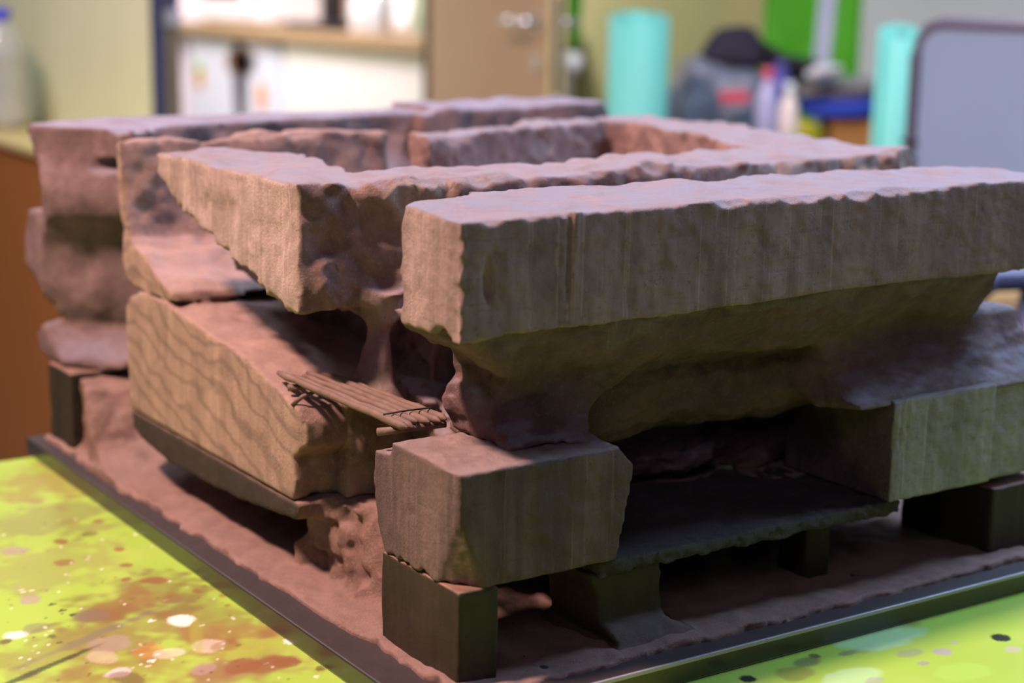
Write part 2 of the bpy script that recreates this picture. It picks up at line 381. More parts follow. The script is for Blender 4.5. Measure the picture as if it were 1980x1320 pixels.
yzr = [(.0318, .1285), (.0355, .1335), (.042, .140), (.050, .149), (.056, .159), (.060, .1705), (.0645, .1735), (.085, .172), (.11, .160), (.13, .12), (.10, .1255), (.05, .1255)]
bul = smax(V.poly(yzr, 0), V.rng(0, .302, .486)+.006*n1, .012)+.0022*n1*np.clip((V.Y-.03)/.01, 0, 1)+.0007*n3
def finish_front(F):
    F = np.maximum(F, .0669-V.Z)
    F = np.maximum(F, np.where(V.Z > .1995, (.0284-V.Y), (.0292-V.Y)))
    F = np.maximum(F, .0256-.0003-V.X)
    F = V.chips(F, [(.03, .0295, .2625), (.47, .029, .2625)], 60, .004, .013, (0, -.75, .66), 1)
    F = V.chips(F, [(.17, .0295, .2625), (.47, .029, .2625)], 16, .012, .022, (.1, -.62, .78), 2)
    F = V.chips(F, [(.0256, .03, .262), (.0256, .09, .262)], 14, .002, .005, (-.7, 0, .7), 3)
    F = V.chips(F, [(.0256, .0295, .25), (.0256, .0295, .205)], 16, .003, .007, (-.72, -.68, 0), 4)
    F = V.chips(F, [(.0256, .035, .200), (.0256, .075, .198)], 12, .004, .009, (-.6, 0, -.8), 5)
    F = V.chips(F, [(.03, .029, .2005), (.46, .029, .2035)], 50, .003, .008, (0, -.7, -.7), 6)
    F = V.chips(F, [(.0256, .1, .133), (.0256, .03, .132)], 26, .002, .005, (-.7, 0, .7), 7)
    F = V.chips(F, [(.0256, .0295, .13), (.0256, .0295, .10)], 12, .002, .006, (-.7, -.7, 0), 8)
    F = V.chips(F, [(.0256, .11, .0675), (.035, .03, .0675)], 14, .003, .006, (-.7, 0, -.7), 9)
    F = V.chips(F, [(.04, .0295, .067), (.13, .0295, .067)], 22, .002, .006, (0, -.7, -.7), 10)
    F = V.chips(F, [(.03, .0295, .1325), (.13, .0295, .132)], 26, .002, .006, (0, -.7, .7), 11)
    F = V.chips(F, [(.0256, .1205, .125), (.0256, .118, .08)], 10, .003, .006, (-.6, .8, 0), 12)
    F = V.chips(F, [(.084, .118, .263), (.45, .108, .263)], 40, .004, .012, (0, .8, .6), 13)
    F = V.chips(F, [(.34, .0297, .0655), (.48, .033, .062)], 22, .002, .007, (0, -.7, -.7), 14)
    # grooves in the sawn faces
    g = np.sqrt((V.X-.0405-.05*(.262-V.Z))**2+(V.Y-.0285)**2)-.0036*np.clip((.252-V.Z)/.02, 0, 1)*np.clip((V.Z-.212)/.012, 0, 1)
    F = np.maximum(F, -np.where((V.Z > .208) & (V.Z < .254), g, 1))
    g = np.sqrt((V.X-.0925+.03*(.262-V.Z))**2+(V.Y-.0290)**2)-.0020*np.clip((V.Z-.2)/.03, 0, 1)
    F = np.maximum(F, -np.where(V.Z > .202, g, 1))
    q = V.ball((.0250, .050, .1965), .0085, (1.2, 1.1, 1)); F = np.maximum(F, -(q+.001*V.noise(.006, 71)))
    F = F+.0003*V.noise(.004, 77)+.0011*V.fbm(.0075, 79, 2)*np.clip((np.minimum(V.Y-.031, V.X-.028))/.006, 0, 1)*np.clip((.258-V.Z)/.006, 0, 1)*np.clip((.33-V.X)/.05, .15, 1)+.0013*V.noise(.0046, 78)*np.clip(1-np.abs(V.X-.0256)/.004, 0, 1)*np.clip((.047-V.Y)/.012, 0, 1)*(V.Z > .19)
    for k_, (cx_, cz_, r_) in enumerate(((.205, .2655, .010), (.262, .2665, .014), (.300, .266, .010), (.352, .268, .016), (.385, .267, .011), (.455, .267, .012), (.155, .2650, .007), (.118, .2645, .006))):
        q = V.ball((cx_, .0262, cz_), r_*.62, (2.6, 1.25, .9)); F = np.maximum(F, -(q+.0012*V.noise(.010, 90+k_)))
    return F
mass = smin(smin(smin(neck, mm, .010), bk, .008), bul, .006)
front = empty('front_wall', (0, 0, 0)); front.parent = rockm; front['label'] = 'front wall nearest the board corner, sawn beam above two blocks'
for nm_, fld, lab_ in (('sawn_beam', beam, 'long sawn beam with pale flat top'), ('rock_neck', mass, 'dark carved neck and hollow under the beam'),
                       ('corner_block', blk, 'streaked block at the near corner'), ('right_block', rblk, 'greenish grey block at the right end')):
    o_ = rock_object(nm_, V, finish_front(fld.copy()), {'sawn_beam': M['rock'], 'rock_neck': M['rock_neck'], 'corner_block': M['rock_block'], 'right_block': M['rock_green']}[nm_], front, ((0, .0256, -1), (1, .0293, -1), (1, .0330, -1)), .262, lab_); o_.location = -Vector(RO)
del mass, beam, neck, mm, bk, blk, rblk, bul, n1, n2, n3

# inner loop of walls
V = Vol((.018, .170, .064), (.566, .560, .276), .0021)
n1 = V.fbm(.05, 41, 3); n2 = V.fbm(.016, 42, 3)
plan = [(.0240, .207), (.06, .203), (.12, .192), (.2, .187), (.3, .189), (.389, .195), (.50, .193), (.520, .205), (.524, .24), (.540, .50), (.534, .53), (.47, .545), (.246, .457), (.246, .430), (.36, .474), (.471, .514), (.488, .500), (.455, .37), (.426, .262), (.36, .256), (.297, .256), (.22, .245), (.147, .250), (.112, .243), (.084, .248), (.094, .30), (.107, .380), (.085, .408), (.05, .424), (.0240, .420)]
tw = .0015*V.noise(.04, 8)[:, :, :1]+.0012*V.noise(.016, 9)[:, :, :1]
A = V.poly(plan, 2)+.0016*n2
A = np.maximum(A, V.Z-.2615-tw)
r3 = V.poly([(.420, .270), (.424, .248), (.402, .240), (.396, .228), (.372, .224), (.339, .216), (.308, .206), (.265, .198), (.255, .190), (.228, .183), (.208, .1840), (.195, .19), (.195, .270)], 0)
rest = np.maximum(.176-V.Z-.10*np.clip(V.X-.1, 0, .06), .074-V.X+0*V.Z)
A = np.maximum(A, np.minimum(r3, rest))
A = A+np.clip((V.X-.03)/.006, 0, 1)*(.0022*n1+.0018*n2+.0014*V.fbm(.009, 46, 2)*np.clip((.16-V.X)/.03, 0, 1)*np.clip((.215-V.Y)/.005, 0, 1))
low = np.maximum(V.box(.115, .52, .207, .50, .064, .200), .4-.9*(V.X-.115)*0-V.X-V.Y*0-.4+.115)
low = low+.010*n1+.004*n2
# canyon wall of the middle tier, lower than the cave floor
can = np.maximum(V.box(.055, .35, .205, .30, .067, .131), V.Z-.132)+.004*n1+.003*n2
# bright rib between the cave and the canyon
t = np.abs(V.Z-.165)/.03
rib = np.sqrt(((V.X-.079-.10*(V.Z-.165))/1.0)**2+((V.Y-.209)/1.3)**2)-(.0065+.008*t*t)
rib = np.maximum(rib, V.rng(2, .125, .195))+.0015*n2
F = smin(A, low, .008); F = smin(F, can, .004); F = smin(F, rib, .008)
# hollow canyon wall behind the neck
q = V.ball((.135, .196, .150), .020, (1.4, .8, 1.3)); F = smax(F, -q, .006)
F = np.maximum(F, .0672-V.Z)
F = V.chips(F, [(.0240, .42, .262), (.0240, .21, .262)], 40, .004, .009, (-.7, 0, .7), 20)
F = V.chips(F, [(.03, .204, .262), (.2, .187, .262), (.5, .193, .262)], 90, .005, .016, (0, -.8, .6), 21)
F = V.chips(F, [(.0240, .207, .26), (.0240, .207, .187)], 26, .004, .008, (-.7, -.7, 0), 22)
F = V.chips(F, [(.084, .25, .263), (.42, .262, .263)], 40, .005, .011, (0, .8, .6), 23)
F = V.chips(F, [(.0240, .40, .235), (.0240, .30, .205), (.0240, .22, .185)], 34, .004, .010, (-.5, 0, -.85), 24)
F = V.chips(F, [(.246, .43, .262), (.47, .514, .262)], 40, .004, .009, (0, -.8, .6), 25)
carved('inner_wall', V, F, M['rock_inner'], ((0, .0240, -1), (1, .195, -1)), .262,
       'inner loop of walls with a broad pale end hanging over the dark cave')
del F, A, low, can, rib, n1, n2

# left slab with stepped ramp
V = Vol((.018, .185, .064), (.30, .532, .272), .0021)
n1 = V.fbm(.05, 51, 3); n2 = V.fbm(.014, 52, 3)
yz = [(.487, .0670), (.489, .142), (.480, .151), (.464, .157), (.421, .158), (.343, .150), (.280, .1435), (.232, .131), (.212, .127), (.206, .118), (.2055, .105), (.211, .100), (.219, .094), (.216, .080), (.220, .0672)]
sl = V.poly(yz, 0)
sl = np.maximum(sl, V.rng(0, .0252, .20))
sl = np.maximum(sl, -((V.X-.0252)*.8+(V.Y-.206)*.7-.006*(1-np.clip((V.Z-.07)/.05, 0, 1))-.000))
ins = np.clip((V.X-.030)/.008, 0, 1)
sl = sl+ins*(.0026*n1+.0012*n2)+.0004*n2
up = [(.470, .1585), (.488, .164), (.494, .177), (.492, .19), (.5005, .23), (.5025, .2625), (.4935, .2625), (.491, .24), (.487, .215), (.480, .195), (.472, .189), (.452, .186), (.440, .178), (.424, .171), (.403, .166), (.400, .160), (.41, .1585)]
u = np.maximum(V.poly(up, 0), V.rng(0, .0262, .248))
# the wall thins and its lower part sweeps back away from the sawn face
tw = .0015*V.noise(.03, 8)[:, :, :1]
u = np.maximum(u, V.Z-.2620-tw)+ins*(.0035*n1+.001*n2)+.0006*n2
F = np.minimum(sl, u)
F = np.maximum(F, .0672-V.Z)
F = V.chips(F, [(.0252, .42, .158), (.0252, .28, .1435), (.0252, .21, .127)], 40, .002, .006, (-.7, 0, .7), 30)
F = V.chips(F, [(.0262, .494, .262), (.24, .4935, .262)], 40, .004, .009, (0, -.8, .6), 31)
F = V.chips(F, [(.0252, .21, .12), (.0252, .212, .07)], 18, .003, .007, (-.6, -.8, 0), 32)
carved('left_slab', V, F, M['rock_strata'], ((0, .0252, -1), (0, .0262, -1)), None,
       'left slab with wavy layered sawn face and pale stepped ramp')
del F, sl, u, n1, n2

# far wall
V = Vol((-.012, .56, .070), (.565, .742, .282), .0030)
n1 = V.fbm(.06, 61, 3); n2 = V.fbm(.02, 62, 3); n4 = V.fbm(.10, 63, 2, (1, 1, .8))
prof = [(.598, .0775), (.592, .088), (.604, .105), (.612, .122), (.598, .142), (.594, .158), (.600, .178), (.604, .20), (.600, .222), (.594, .24), (.586, .2515), (.584, .2635),
        (.655, .2635), (.652, .246), (.640, .240), (.628, .228), (.630, .198), (.664, .192), (.672, .178), (.668, .150), (.635, .136), (.626, .112), (.648, .094), (.645, .082), (.628, .0760)]
w = V.poly([(y_-.040 if k_ < 12 else y_, z_) for k_, (y_, z_) in enumerate(prof)], 0)-.020*np.clip((V.X-.03)/.06, 0, 1)*np.clip((V.Y-.62)/.02, 0, 1)
w = np.maximum(w, -((V.X-.016)*.72+(V.Y-.622-.010*np.sin((V.Z-.07)*33)-.006*np.sin((V.Z-.07)*80))*.70+.024*np.clip((.108-V.Z)/.025, 0, 1)))
w = np.maximum(w, .71*(np.interp(V.X, [0, .070, .14, .30, .40], [.55, .575, .598, .625, .630]).astype(np.float32)-V.Y-.50*np.clip(.245-V.Z, 0, .06)-.008*np.sin((V.Z-.07)*40+V.X*30)*np.clip((.24-V.Z)/.02, 0, 1)))
x0 = .012+.003*n4
w = np.maximum(w, np.maximum(x0-V.X, V.X-.385))
w2 = V.poly([(.612, .078), (.612, .2675), (.690, .2675), (.690, .078)], 0)
w2 = np.maximum(w2, V.rng(0, .350, .548))
yy = .010*np.sin(V.X*60+V.Z*40)
F = np.minimum(w+.004*n1+.0016*n2, w2+.005*n1+.002*n2)
F = np.maximum(F, V.Z-np.where(V.X < .362, .2635, .2690)-.0012*V.noise(.05, 3)[:, :, :1])
q = V.ball((.045, .578, .235), .011, (1.6, 1.3, .55)); F = np.maximum(F, -q)
F = V.chips(F, [(.01, .586, .2635), (.36, .586, .2635)], 40, .005, .012, (0, -.8, .6), 41)
carved('far_wall', V, F, M['rock_far'], (), .2635, 'far wall, dark purplish brown, with bulging folds and greyish top')
del F, w, w2, n1, n2, n4

# ------------------------------------------------------------------ twig footbridge
def tube(pts, rad, sides=8, cap=True, jit=0., seed=0):
    r = random.Random(seed); vs = []; fs = []; pts = [Vector(p) for p in pts]
    rad = rad if isinstance(rad, (list, tuple)) else [rad]*len(pts)
    up = Vector((.13, .21, .97))
    for i, p in enumerate(pts):
        t = (pts[min(i+1, len(pts)-1)]-pts[max(i-1, 0)]).normalized()
        a = t.cross(up)
        if a.length < .05: a = t.cross(Vector((1, 0, 0)))
        a.normalize(); b = t.cross(a)
        for k in range(sides):
            th = 2*math.pi*k/sides; rr = rad[i]*(1+jit*r.uniform(-1, 1))
            vs.append(p+a*math.cos(th)*rr+b*math.sin(th)*rr)
    for i in range(len(pts)-1):
        for k in range(sides):
            k2 = (k+1) % sides; fs.append((i*sides+k, i*sides+k2, (i+1)*sides+k2, (i+1)*sides+k))
    if cap:
        fs.append(tuple(range(sides))[::-1]); fs.append(tuple((len(pts)-1)*sides+k for k in range(sides)))
    return vs, fs
def tube_obj(name, pts, rad, material, parent=None, sides=8, jit=0., seed=0, smooth=True):
    v, f = tube(pts, rad, sides, True, jit, seed); return simple_mesh(name, v, f, material, parent, smooth=smooth)
BR = T0+Vector((.05, .11, .1345))
bridge = empty('twig_footbridge', BR, 0, 'small footbridge of grey brown twigs lying between the corner block and the layered slab', 'footbridge')
far0, far1 = np.array([.0300, .2450, .1405]), np.array([.0600, .2330, .1395])
near0, near1 = np.array([.0355, .1060, .1385]), np.array([.0650, .1080, .1385])
OB = np.array([.05, .11, .1345])
rr = random.Random(5)
ext = [.004, .002, -.001, .001, .003, .001]
for i in range(6):
    t = i/5; a = far0*(1-t)+far1*t; b = near0*(1-t)+near1*t
    d = (b-a)/np.linalg.norm(b-a); a = a-d*rr.uniform(-.004, .006); b = b+d*ext[i]*1.5; a = a+np.array([0, 0, rr.uniform(-.0008, .0008)]); b = b+np.array([0, 0, rr.uniform(-.0007, .0007)])
    pts = []; rad = []
    for k in range(13):
        u = k/12; p = a*(1-u)+b*u; p = p+np.array([rr.uniform(-.0004, .0004), 0, rr.uniform(-.0003, .0003)])
        r_ = .00245*(1+.14*rr.uniform(-1, 1))*(1-.12*(1-u))
        if k == 0: r_ *= .6
        if k == 12: r_ *= .25
        pts.append(p-OB); rad.append(r_)
    pts.insert(12, b*.965+a*.035-OB); rad.insert(12, .0024)
    tube_obj('twig', pts, rad, M['twig'], bridge, 9, .10, i)
def bp_(p): return np.array(p)-OB
tube_obj('crosspiece', [bp_((.0255, .1145, .1345)), bp_((.045, .1115, .1348)), bp_((.066, .109, .1350))], [.0022, .0020, .0019], M['twig'], bridge, 8, .1, 9)
tube_obj('crosspiece', [bp_((.0275, .2290, .1355)), bp_((.045, .2240, .1358)), bp_((.062, .2190, .1360))], [.0020, .0020, .0016], M['twig'], bridge, 8, .1, 10)
tube_obj('forked_twig', [bp_((.0245, .2180, .1275)), bp_((.0300, .2145, .1330)), bp_((.042, .2130, .1362))], [.0012, .0014, .0010], M['twig'], bridge, 7, .1, 11)
tube_obj('cord', [bp_(near0*.88+far0*.12+np.array([-.001, 0, .0030])), bp_((near0+near1)/2*.88+(far0+far1)/2*.12+np.array([0, 0, .0034])), bp_(near1*.88+far1*.12+np.array([.001, 0, .0030]))], .0006, M['cord'], bridge, 6)


# ================================================================== green work table
def plain(name, col, rough=.5, **kw): return mat(name, lin(col), rough, noise=(9, .06), **kw)
tx0, tx1, ty0, ty1, st = -.30, .70, -.15, .626, .0033
gx = np.arange(tx0, tx1+st/2, st); gy = np.arange(ty0, ty1+st/2, st)
# finer steps where the photograph looks at the table closely
gx = np.unique(np.concatenate([np.arange(tx0, .60, .0018), np.arange(.60, tx1, .012), [tx1]]))
gy = np.unique(np.concatenate([np.arange(ty0, .02, .0016), np.arange(.02, .46, .0022), np.arange(.46, ty1, .004), [ty1]]))
X, Y = np.meshgrid(gx, gy, indexing='ij')
colr = np.ones(X.shape+(3,))*np.array([.31, .52, .075])
def vnoise(X, Y, cell, seed):
    r = np.random.default_rng(seed); L_ = r.uniform(-1, 1, (400, 400)); u = X/cell+170.3; v = Y/cell+170.7
    i = np.floor(u).astype(int); j = np.floor(v).astype(int); f = u-i; g = v-j; f = f*f*(3-2*f); g = g*g*(3-2*g); i %= 399; j %= 399
    return (L_[i, j]*(1-f)+L_[i+1, j]*f)*(1-g)+(L_[i, j+1]*(1-f)+L_[i+1, j+1]*f)*g
N1 = vnoise(X, Y, .02, 1)+.5*vnoise(X, Y, .009, 2); N2 = vnoise(X, Y, .006, 3); N0 = vnoise(X, Y, .09, 4)+.5*vnoise(X, Y, .045, 5)
def blot(px, rw, rh, c, a, rough=.25, soft=.18, rot=0.):
    """a paint stain on the table; px says where, the radii are metres along and across the board edge"""
    global colr
    p = onz(px, 0); dx = X-p[0]; dy = Y-p[1]; cr, sr = math.cos(rot), math.sin(rot)
    d = np.sqrt(((dx*cr+dy*sr)/rw)**2+((-dx*sr+dy*cr)/rh)**2)+rough*N1+.5*rough*N2
    m = np.clip((1-d)/soft, 0, 1)[..., None]*a
    colr = colr*(1-m)+np.array(c)*m
BRN = (.22, .10, .045); DBR = (.10, .055, .035); WHT = (.85, .85, .80); GRY = (.16, .15, .13); BLK = (.012, .016, .02); LAV = (.34, .27, .28); ORG = (.60, .22, .07)
colr *= (1+.07*N0[..., None])
m_ = np.clip((vnoise(X, Y, .035, 8)+.4*N1-.25)/.5, 0, 1)[..., None]*.20
colr = colr*(1-m_)+np.array((.42, .56, .14))*m_
# brown wash over the near left part, with its own ragged outline
for px, a_, b_, c_, al in (((330, 1200), .085, .05, (.20, .17, .055), .50), ((170, 1250), .10, .045, (.22, .17, .06), .55), ((470, 1270), .060, .05, (.30, .20, .07), .45),
                           ((60, 1100), .07, .05, (.24, .22, .10), .45), ((250, 1160), .050, .040, (.16, .12, .045), .60), ((240, 1165), .030, .024, BRN, .55), ((120, 1000), .08, .045, (.20, .17, .09), .55),
                           ((90, 935), .09, .05, (.26, .15, .07), .55), ((300, 1290), .06, .04, BRN, .5), ((480, 1300), .045, .03, (.22, .12, .08), .55), ((530, 1285), .022, .013, BRN, .75)):
    blot(px, a_, b_, c_, al, .55, .5)
R_ = random.Random(11)
for px, r_, c_, al in (((115, 1046), .006, BRN, .85), ((190, 1006), .0055, BRN, .8), ((175, 1032), .006, DBR, .6), ((230, 1062), .0055, BRN, .85), ((245, 1092), .0045, BRN, .85), ((245, 1120), .0045, BRN, .85),
                       ((300, 1122), .0085, BRN, .85), ((125, 1087), .007, BRN, .7), ((60, 1160), .008, LAV, .7), ((30, 1065), .010, LAV, .6), ((100, 1168), .003, BLK, .8), ((120, 1180), .003, BLK, .8), ((140, 1188), .003, BLK, .8),
                       ((380, 1142), .004, BRN, .7), ((395, 1132), .002, BRN, .7), ((430, 1152), .0035, BRN, .7), ((440, 1170), .003, BRN, .6), ((350, 1200), .009, WHT, .9), ((292, 1200), .0026, WHT, .9), ((30, 1228), .008, WHT, .85), ((10, 1240), .006, DBR, .8),
                       ((232, 1299), .0085, (.62, .56, .56), .9), ((293, 1277), .0023, WHT, .9), ((305, 1265), .0018, WHT, .9), ((562, 1240), .005, WHT, .9), ((290, 1257), .013, ORG, .28), ((330, 1262), .010, WHT, .35),
                       ((400, 1250), .010, WHT, .35), ((200, 1270), .012, (.55, .5, .4), .5), ((215, 1245), .013, LAV, .55), ((470, 1285), .013, BRN, .75), ((560, 1282), .008, BRN, .7), ((390, 1290), .010, LAV, .6), ((440, 1250), .010, BRN, .5),
                       ((170, 1190), .010, GRY, .5), ((100, 1230), .003, BLK, .6), ((115, 1242), .002, BLK, .6), ((250, 1310), .012, DBR, .6), ((620, 1292), .004, DBR, .7), ((612, 1308), .002, WHT, .8), ((70, 1215), .009, GRY, .5), ((140, 1010), .010, BRN, .4)):
    blot(px, r_, r_*R_.uniform(.7, 1.1), c_, al, .30, .22, R_.uniform(0, 3))
for i in range(260):
    p = (R_.uniform(0, 620), R_.uniform(1000, 1318)); blot(p, R_.uniform(.0005, .0016), R_.uniform(.0005, .0016), R_.choice((WHT, WHT, DBR, BRN, LAV)), R_.uniform(.4, .9), .2, .3)
blot((70, 1298), .0035, .05, BLK, .75, .2, .4, math.radians(-66)); blot((190, 1225), .005, .07, GRY, .6, .3, .5, math.radians(-66)); blot((380, 1240), .004, .04, (.3, .36, .06), .5, .3, .5, -.4)
# right side of the table
for px, a_, b_, c_, al in (((1447, 1312), .0060, .0060, BLK, .97), ((1936, 1232), .0058, .0058, BLK, .97), ((1560, 1280), .013, .008, (.13, .12, .08), .65), ((1535, 1300), .014, .010, (.22, .20, .05), .6), ((1575, 1268), .004, .004, DBR, .8),
                           ((1640, 1262), .008, .004, GRY, .65), ((1670, 1255), .014, .006, (.25, .3, .12), .5), ((1822, 1260), .006, .005, (.33, .34, .36), .8), ((1785, 1282), .004, .003, (.28, .28, .30), .7), ((1845, 1242), .003, .002, (.36, .36, .38), .7),
                           ((1760, 1262), .010, .006, (.24, .32, .20), .6), ((1760, 1208), .010, .004, (.2, .25, .1), .5), ((1960, 1255), .006, .004, (.4, .42, .36), .7), ((1700, 1235), .035, .018, (.42, .72, .45), .6), ((1650, 1310), .022, .012, (.42, .72, .40), .6),
                           ((1690, 1315), .008, .004, (.34, .36, .36), .6), ((1860, 1300), .02, .012, (.36, .68, .12), .4)):
    blot(px, a_, b_, c_, al, .18, .2)
me = bpy.data.meshes.new('table_top'); nx_, ny_ = X.shape
P = np.stack([X, Y, 0*X], -1).reshape(-1, 3)
ii = (np.arange(nx_-1)[:, None]*ny_+np.arange(ny_-1)[None]).reshape(-1)
Q = np.stack([ii, ii+ny_, ii+ny_+1, ii+1], 1)
nb = len(P); rim = [(tx0, ty0), (tx1, ty0), (tx1, ty1), (tx0, ty1)]
P = np.concatenate([P, [(a, b, -.0004) for a, b in rim], [(a, b, -.028) for a, b in rim]])
me.vertices.add(len(P)); me.vertices.foreach_set('co', P.astype(np.float32).ravel())
sq = [(nb+0, nb+4, nb+5, nb+1), (nb+1, nb+5, nb+6, nb+2), (nb+2, nb+6, nb+7, nb+3), (nb+3, nb+7, nb+4, nb+0), (nb+4, nb+7, nb+6, nb+5)]
Q = np.concatenate([Q, sq]); me.loops.add(Q.size); me.loops.foreach_set('vertex_index', Q.astype(np.int32).ravel())
me.polygons.add(len(Q)); me.polygons.foreach_set('loop_start', np.arange(0, Q.size, 4, dtype=np.int32)); me.polygons.foreach_set('loop_total', np.full(len(Q), 4, np.int32))
me.update(calc_edges=True)
ca = me.color_attributes.new('paint', 'FLOAT_COLOR', 'POINT')
cc = np.ones((len(P), 4), np.float32); cc[:nb, :3] = colr.reshape(-1, 3); cc[nb:, :3] = (.27, .60, .045); ca.data.foreach_set('color', cc.ravel())
tm = mat('paint_spattered_green_table', (.27, .6, .045), .30, bump=(240, .12, .0004), Coat_Weight=.25, Coat_Roughness=.12)
nt = tm.node_tree; at_ = nt.nodes.new('ShaderNodeAttribute'); at_.attribute_name = 'paint'; nt.links.new(at_.outputs['Color'], nt.nodes['Principled BSDF'].inputs['Base Color'])
me.materials.append(tm)
table = empty('work_table', (0, 0, 0), 0, 'bright green work table spattered with brown and white paint', 'table')
to = bpy.data.objects.new('table_top', me); link(to, table); to.location = (0, 0, TZ)
gm = plain('grey_table_frame', (90, 92, 98), .4)
for x_ in (tx0+.05, tx1-.09):
    for y_ in (ty0+.05, ty1-.09): box('leg', x_, x_+.04, y_, y_+.04, 0, TZ-.028, gm, table)

# ================================================================== room
def P2(px, D, z=None):
    v = atd(px, D)
    if z is not None: v.z = z
    return v
def wallbox(name, x0, x1, y0, y1, z0, z1, m): return tag(box(name, x0, x1, y0, y1, z0, z1, m, None, 0), kind='structure')
wm = plain('yellow_green_wall_paint', (216, 228, 190), .8, bump=(60, .1, .002))
olive = plain('olive_wall_paint', (152, 152, 104), .8, bump=(60, .1, .002))
pale = plain('pale_grey_wall_paint', (184, 202, 210), .8)
wallbox('floor', -4, 3.6, -3, 8.6, -.05, 0, plain('grey_vinyl_floor', (120, 115, 108), .45))
WY = onx((291, 100), .78)[1]
wallbox('wall_left', .78, .79, WY, 8.5, 0, 3.0, wm)
wallbox('wall_back', -4, 3.6, 8.5, 8.6, 0, 3.0, plain('white_wall_paint', (235, 225, 220), .8))
wallbox('wall_right', 3.05, 3.15, 3.0, 8.5, 0, 3.0, olive)
WR = onx((1600, 60), 3.05)[1]
wallbox('wall_side', 3.05, 3.15, WR, 3.0, 0, 3.0, plain('tan_wall_paint', (140, 130, 92), .8))
wallbox('wall_recess', 3.05, 3.15, -3, WR, 0, 3.0, pale)
bl = plain('navy_painted_post', (46, 56, 96), .5)
p = Vector((.80, WY, 0)); p = atd((300, 60), 3.27); wallbox('trim_1', .781, .7935, WY-.03, WY-.001, 0, 3., bl)
p = atd((323, 60), 3.42); wallbox('trim_2', p.x-.014, p.x+.014, p.y-.03, p.y+.03, 0, 1.035, plain('brown_door_trim', (150, 128, 104), .5))
wallbox('trim_3', p.x-.014, p.x+.014, p.y-.03, p.y+.03, 1.07, 3., plain('violet_grey_trim', (96, 84, 112), .5))
tag(box('hinge_plate', p.x-.016, p.x+.016, p.y-.04, p.y+.03, 1.036, 1.069, plain('pale_hinge_metal', (214, 200, 210), .35), None, .004), 'pale metal plate on the narrow trim beside the navy post', 'hinge plate')

def local_box(name, o, w, d, h, m, parent=None, bevel=.004, at=(0, 0, 0)):
    """box, w along local x, d along local y, h up, standing on at"""
    x, y, z = at; return box(name, x-w/2, x+w/2, y-d/2, y+d/2, z, z+h, m, parent, bevel)
# kitchenette along the far right wall (runs with the model's y axis)
white = plain('white_enamel', (238, 232, 238), .35); cream = plain('cream_laminate', (246, 238, 236), .4)
tan = plain('tan_laminate', (172, 142, 108), .45); dark = plain('dark_plastic', (40, 34, 40), .35)
def on_plane_x(px, x): v = onx(px, x); return Vector((v[0], v[1], v[2]+TZ))
KX = 2.45
yA = on_plane_x((545, 120), KX).y; yB = on_plane_x((362, 120), KX).y; yC = on_plane_x((822, 120), KX).y; yD = on_plane_x((337, 120), KX).y
zt_ = on_plane_x((690, 66), KX).z
wt = tag(box('worktop', KX-.03, 3.05, yC-.05, yB+.05, zt_-.045, zt_, tan, None, .004), 'long tan worktop over the white kitchen fronts at the back', 'worktop')
hz = zt_-.045
cab = empty('kitchen_cabinet', ((KX+3.05)/2, (yC+yA)/2, 0), 0, 'blank white kitchen cabinet under the worktop nearest the brown door', 'cabinet')
def at_world(o, name, x0, x1, y0, y1, z0, z1, m, bevel=.003):
    l = o.location; return box(name, x0-l.x, x1-l.x, y0-l.y, y1-l.y, z0-l.z, z1-l.z, m, o, bevel)
at_world(cab, 'body', KX+.02, 3.04, yC, yA-.012, 0, hz-.001, cream)
dr = at_world(cab, 'door', KX, KX+.019, yC+.004, yA-.016, .08, hz-.012, cream)
at_world(cab, 'plinth', KX+.001, KX+.019, yC+.004, yA-.016, 0, .075, dark)
fr = empty('white_fridge', ((KX+3.05)/2, (yA+yB)/2, 0), 0, 'white fridge with coloured stickers and a dark vase picture on its door', 'fridge')
at_world(fr, 'side_gap', KX+.02, KX+.04, yA-.008, yA+.012, .05, hz-.02, plain('lilac_grey_seam', (150, 140, 158), .6))
at_world(fr, 'body', KX+.045, 3.04, yA+.014, yB-.012, 0.02, hz-.02, white)
fd = at_world(fr, 'door', KX, KX+.042, yA+.014, yB-.014, .05, hz-.02, plain('cool_white_enamel', (226, 226, 244), .3), .012)
def sticker(name, px, w, h, c, par=fr, x=None, poly=None, label=None):
    c0 = on_plane_x(px, KX if x is None else x); l = par.location; yy_, zz_ = c0.y-l.y, c0.z-l.z; xx = (KX if x is None else x)-.0025-l.x
    poly = poly or [(-.5, -.5), (.5, -.5), (.5, .5), (-.5, .5)]
    n = len(poly); v = [(xx, yy_-a*w, zz_+b*h) for a, b in poly]+[(xx+.002, yy_-a*w, zz_+b*h) for a, b in poly]
    f = [tuple(range(n)), tuple(range(n, 2*n))[::-1]]+[(i, (i+1) % n, n+(i+1) % n, n+i)[::-1] for i in range(n)]
    o = simple_mesh(name, v, f, plain(name+'_print', c, .5), par)
    if label: o['label'] = label
    return o
rnd = [(.5*math.cos(t), .5*math.sin(t)) for t in [k*math.pi/8 for k in range(16)]]
sticker('sticker', (386, 132), .085, .05, (178, 222, 120), poly=rnd, label='green top of the round sticker')
sticker('sticker', (387, 148), .10, .07, (250, 196, 96), poly=rnd, label='yellow middle of the round sticker')
sticker('sticker', (385, 163), .07, .035, (246, 128, 110), poly=rnd, label='red lower edge of the round sticker')
sticker('sticker', (506, 186), .09, .11, (238, 158, 110), poly=rnd, label='orange sticker low on the fridge')
sticker('vase_picture', (465, 172), .125, .36, (62, 44, 62), poly=[(-.28, -.5), (.35, -.5), (.5, .1), (.32, .38), (.42, .5), (-.42, .5), (-.34, .35), (-.5, .1)], label='dark vase shape')
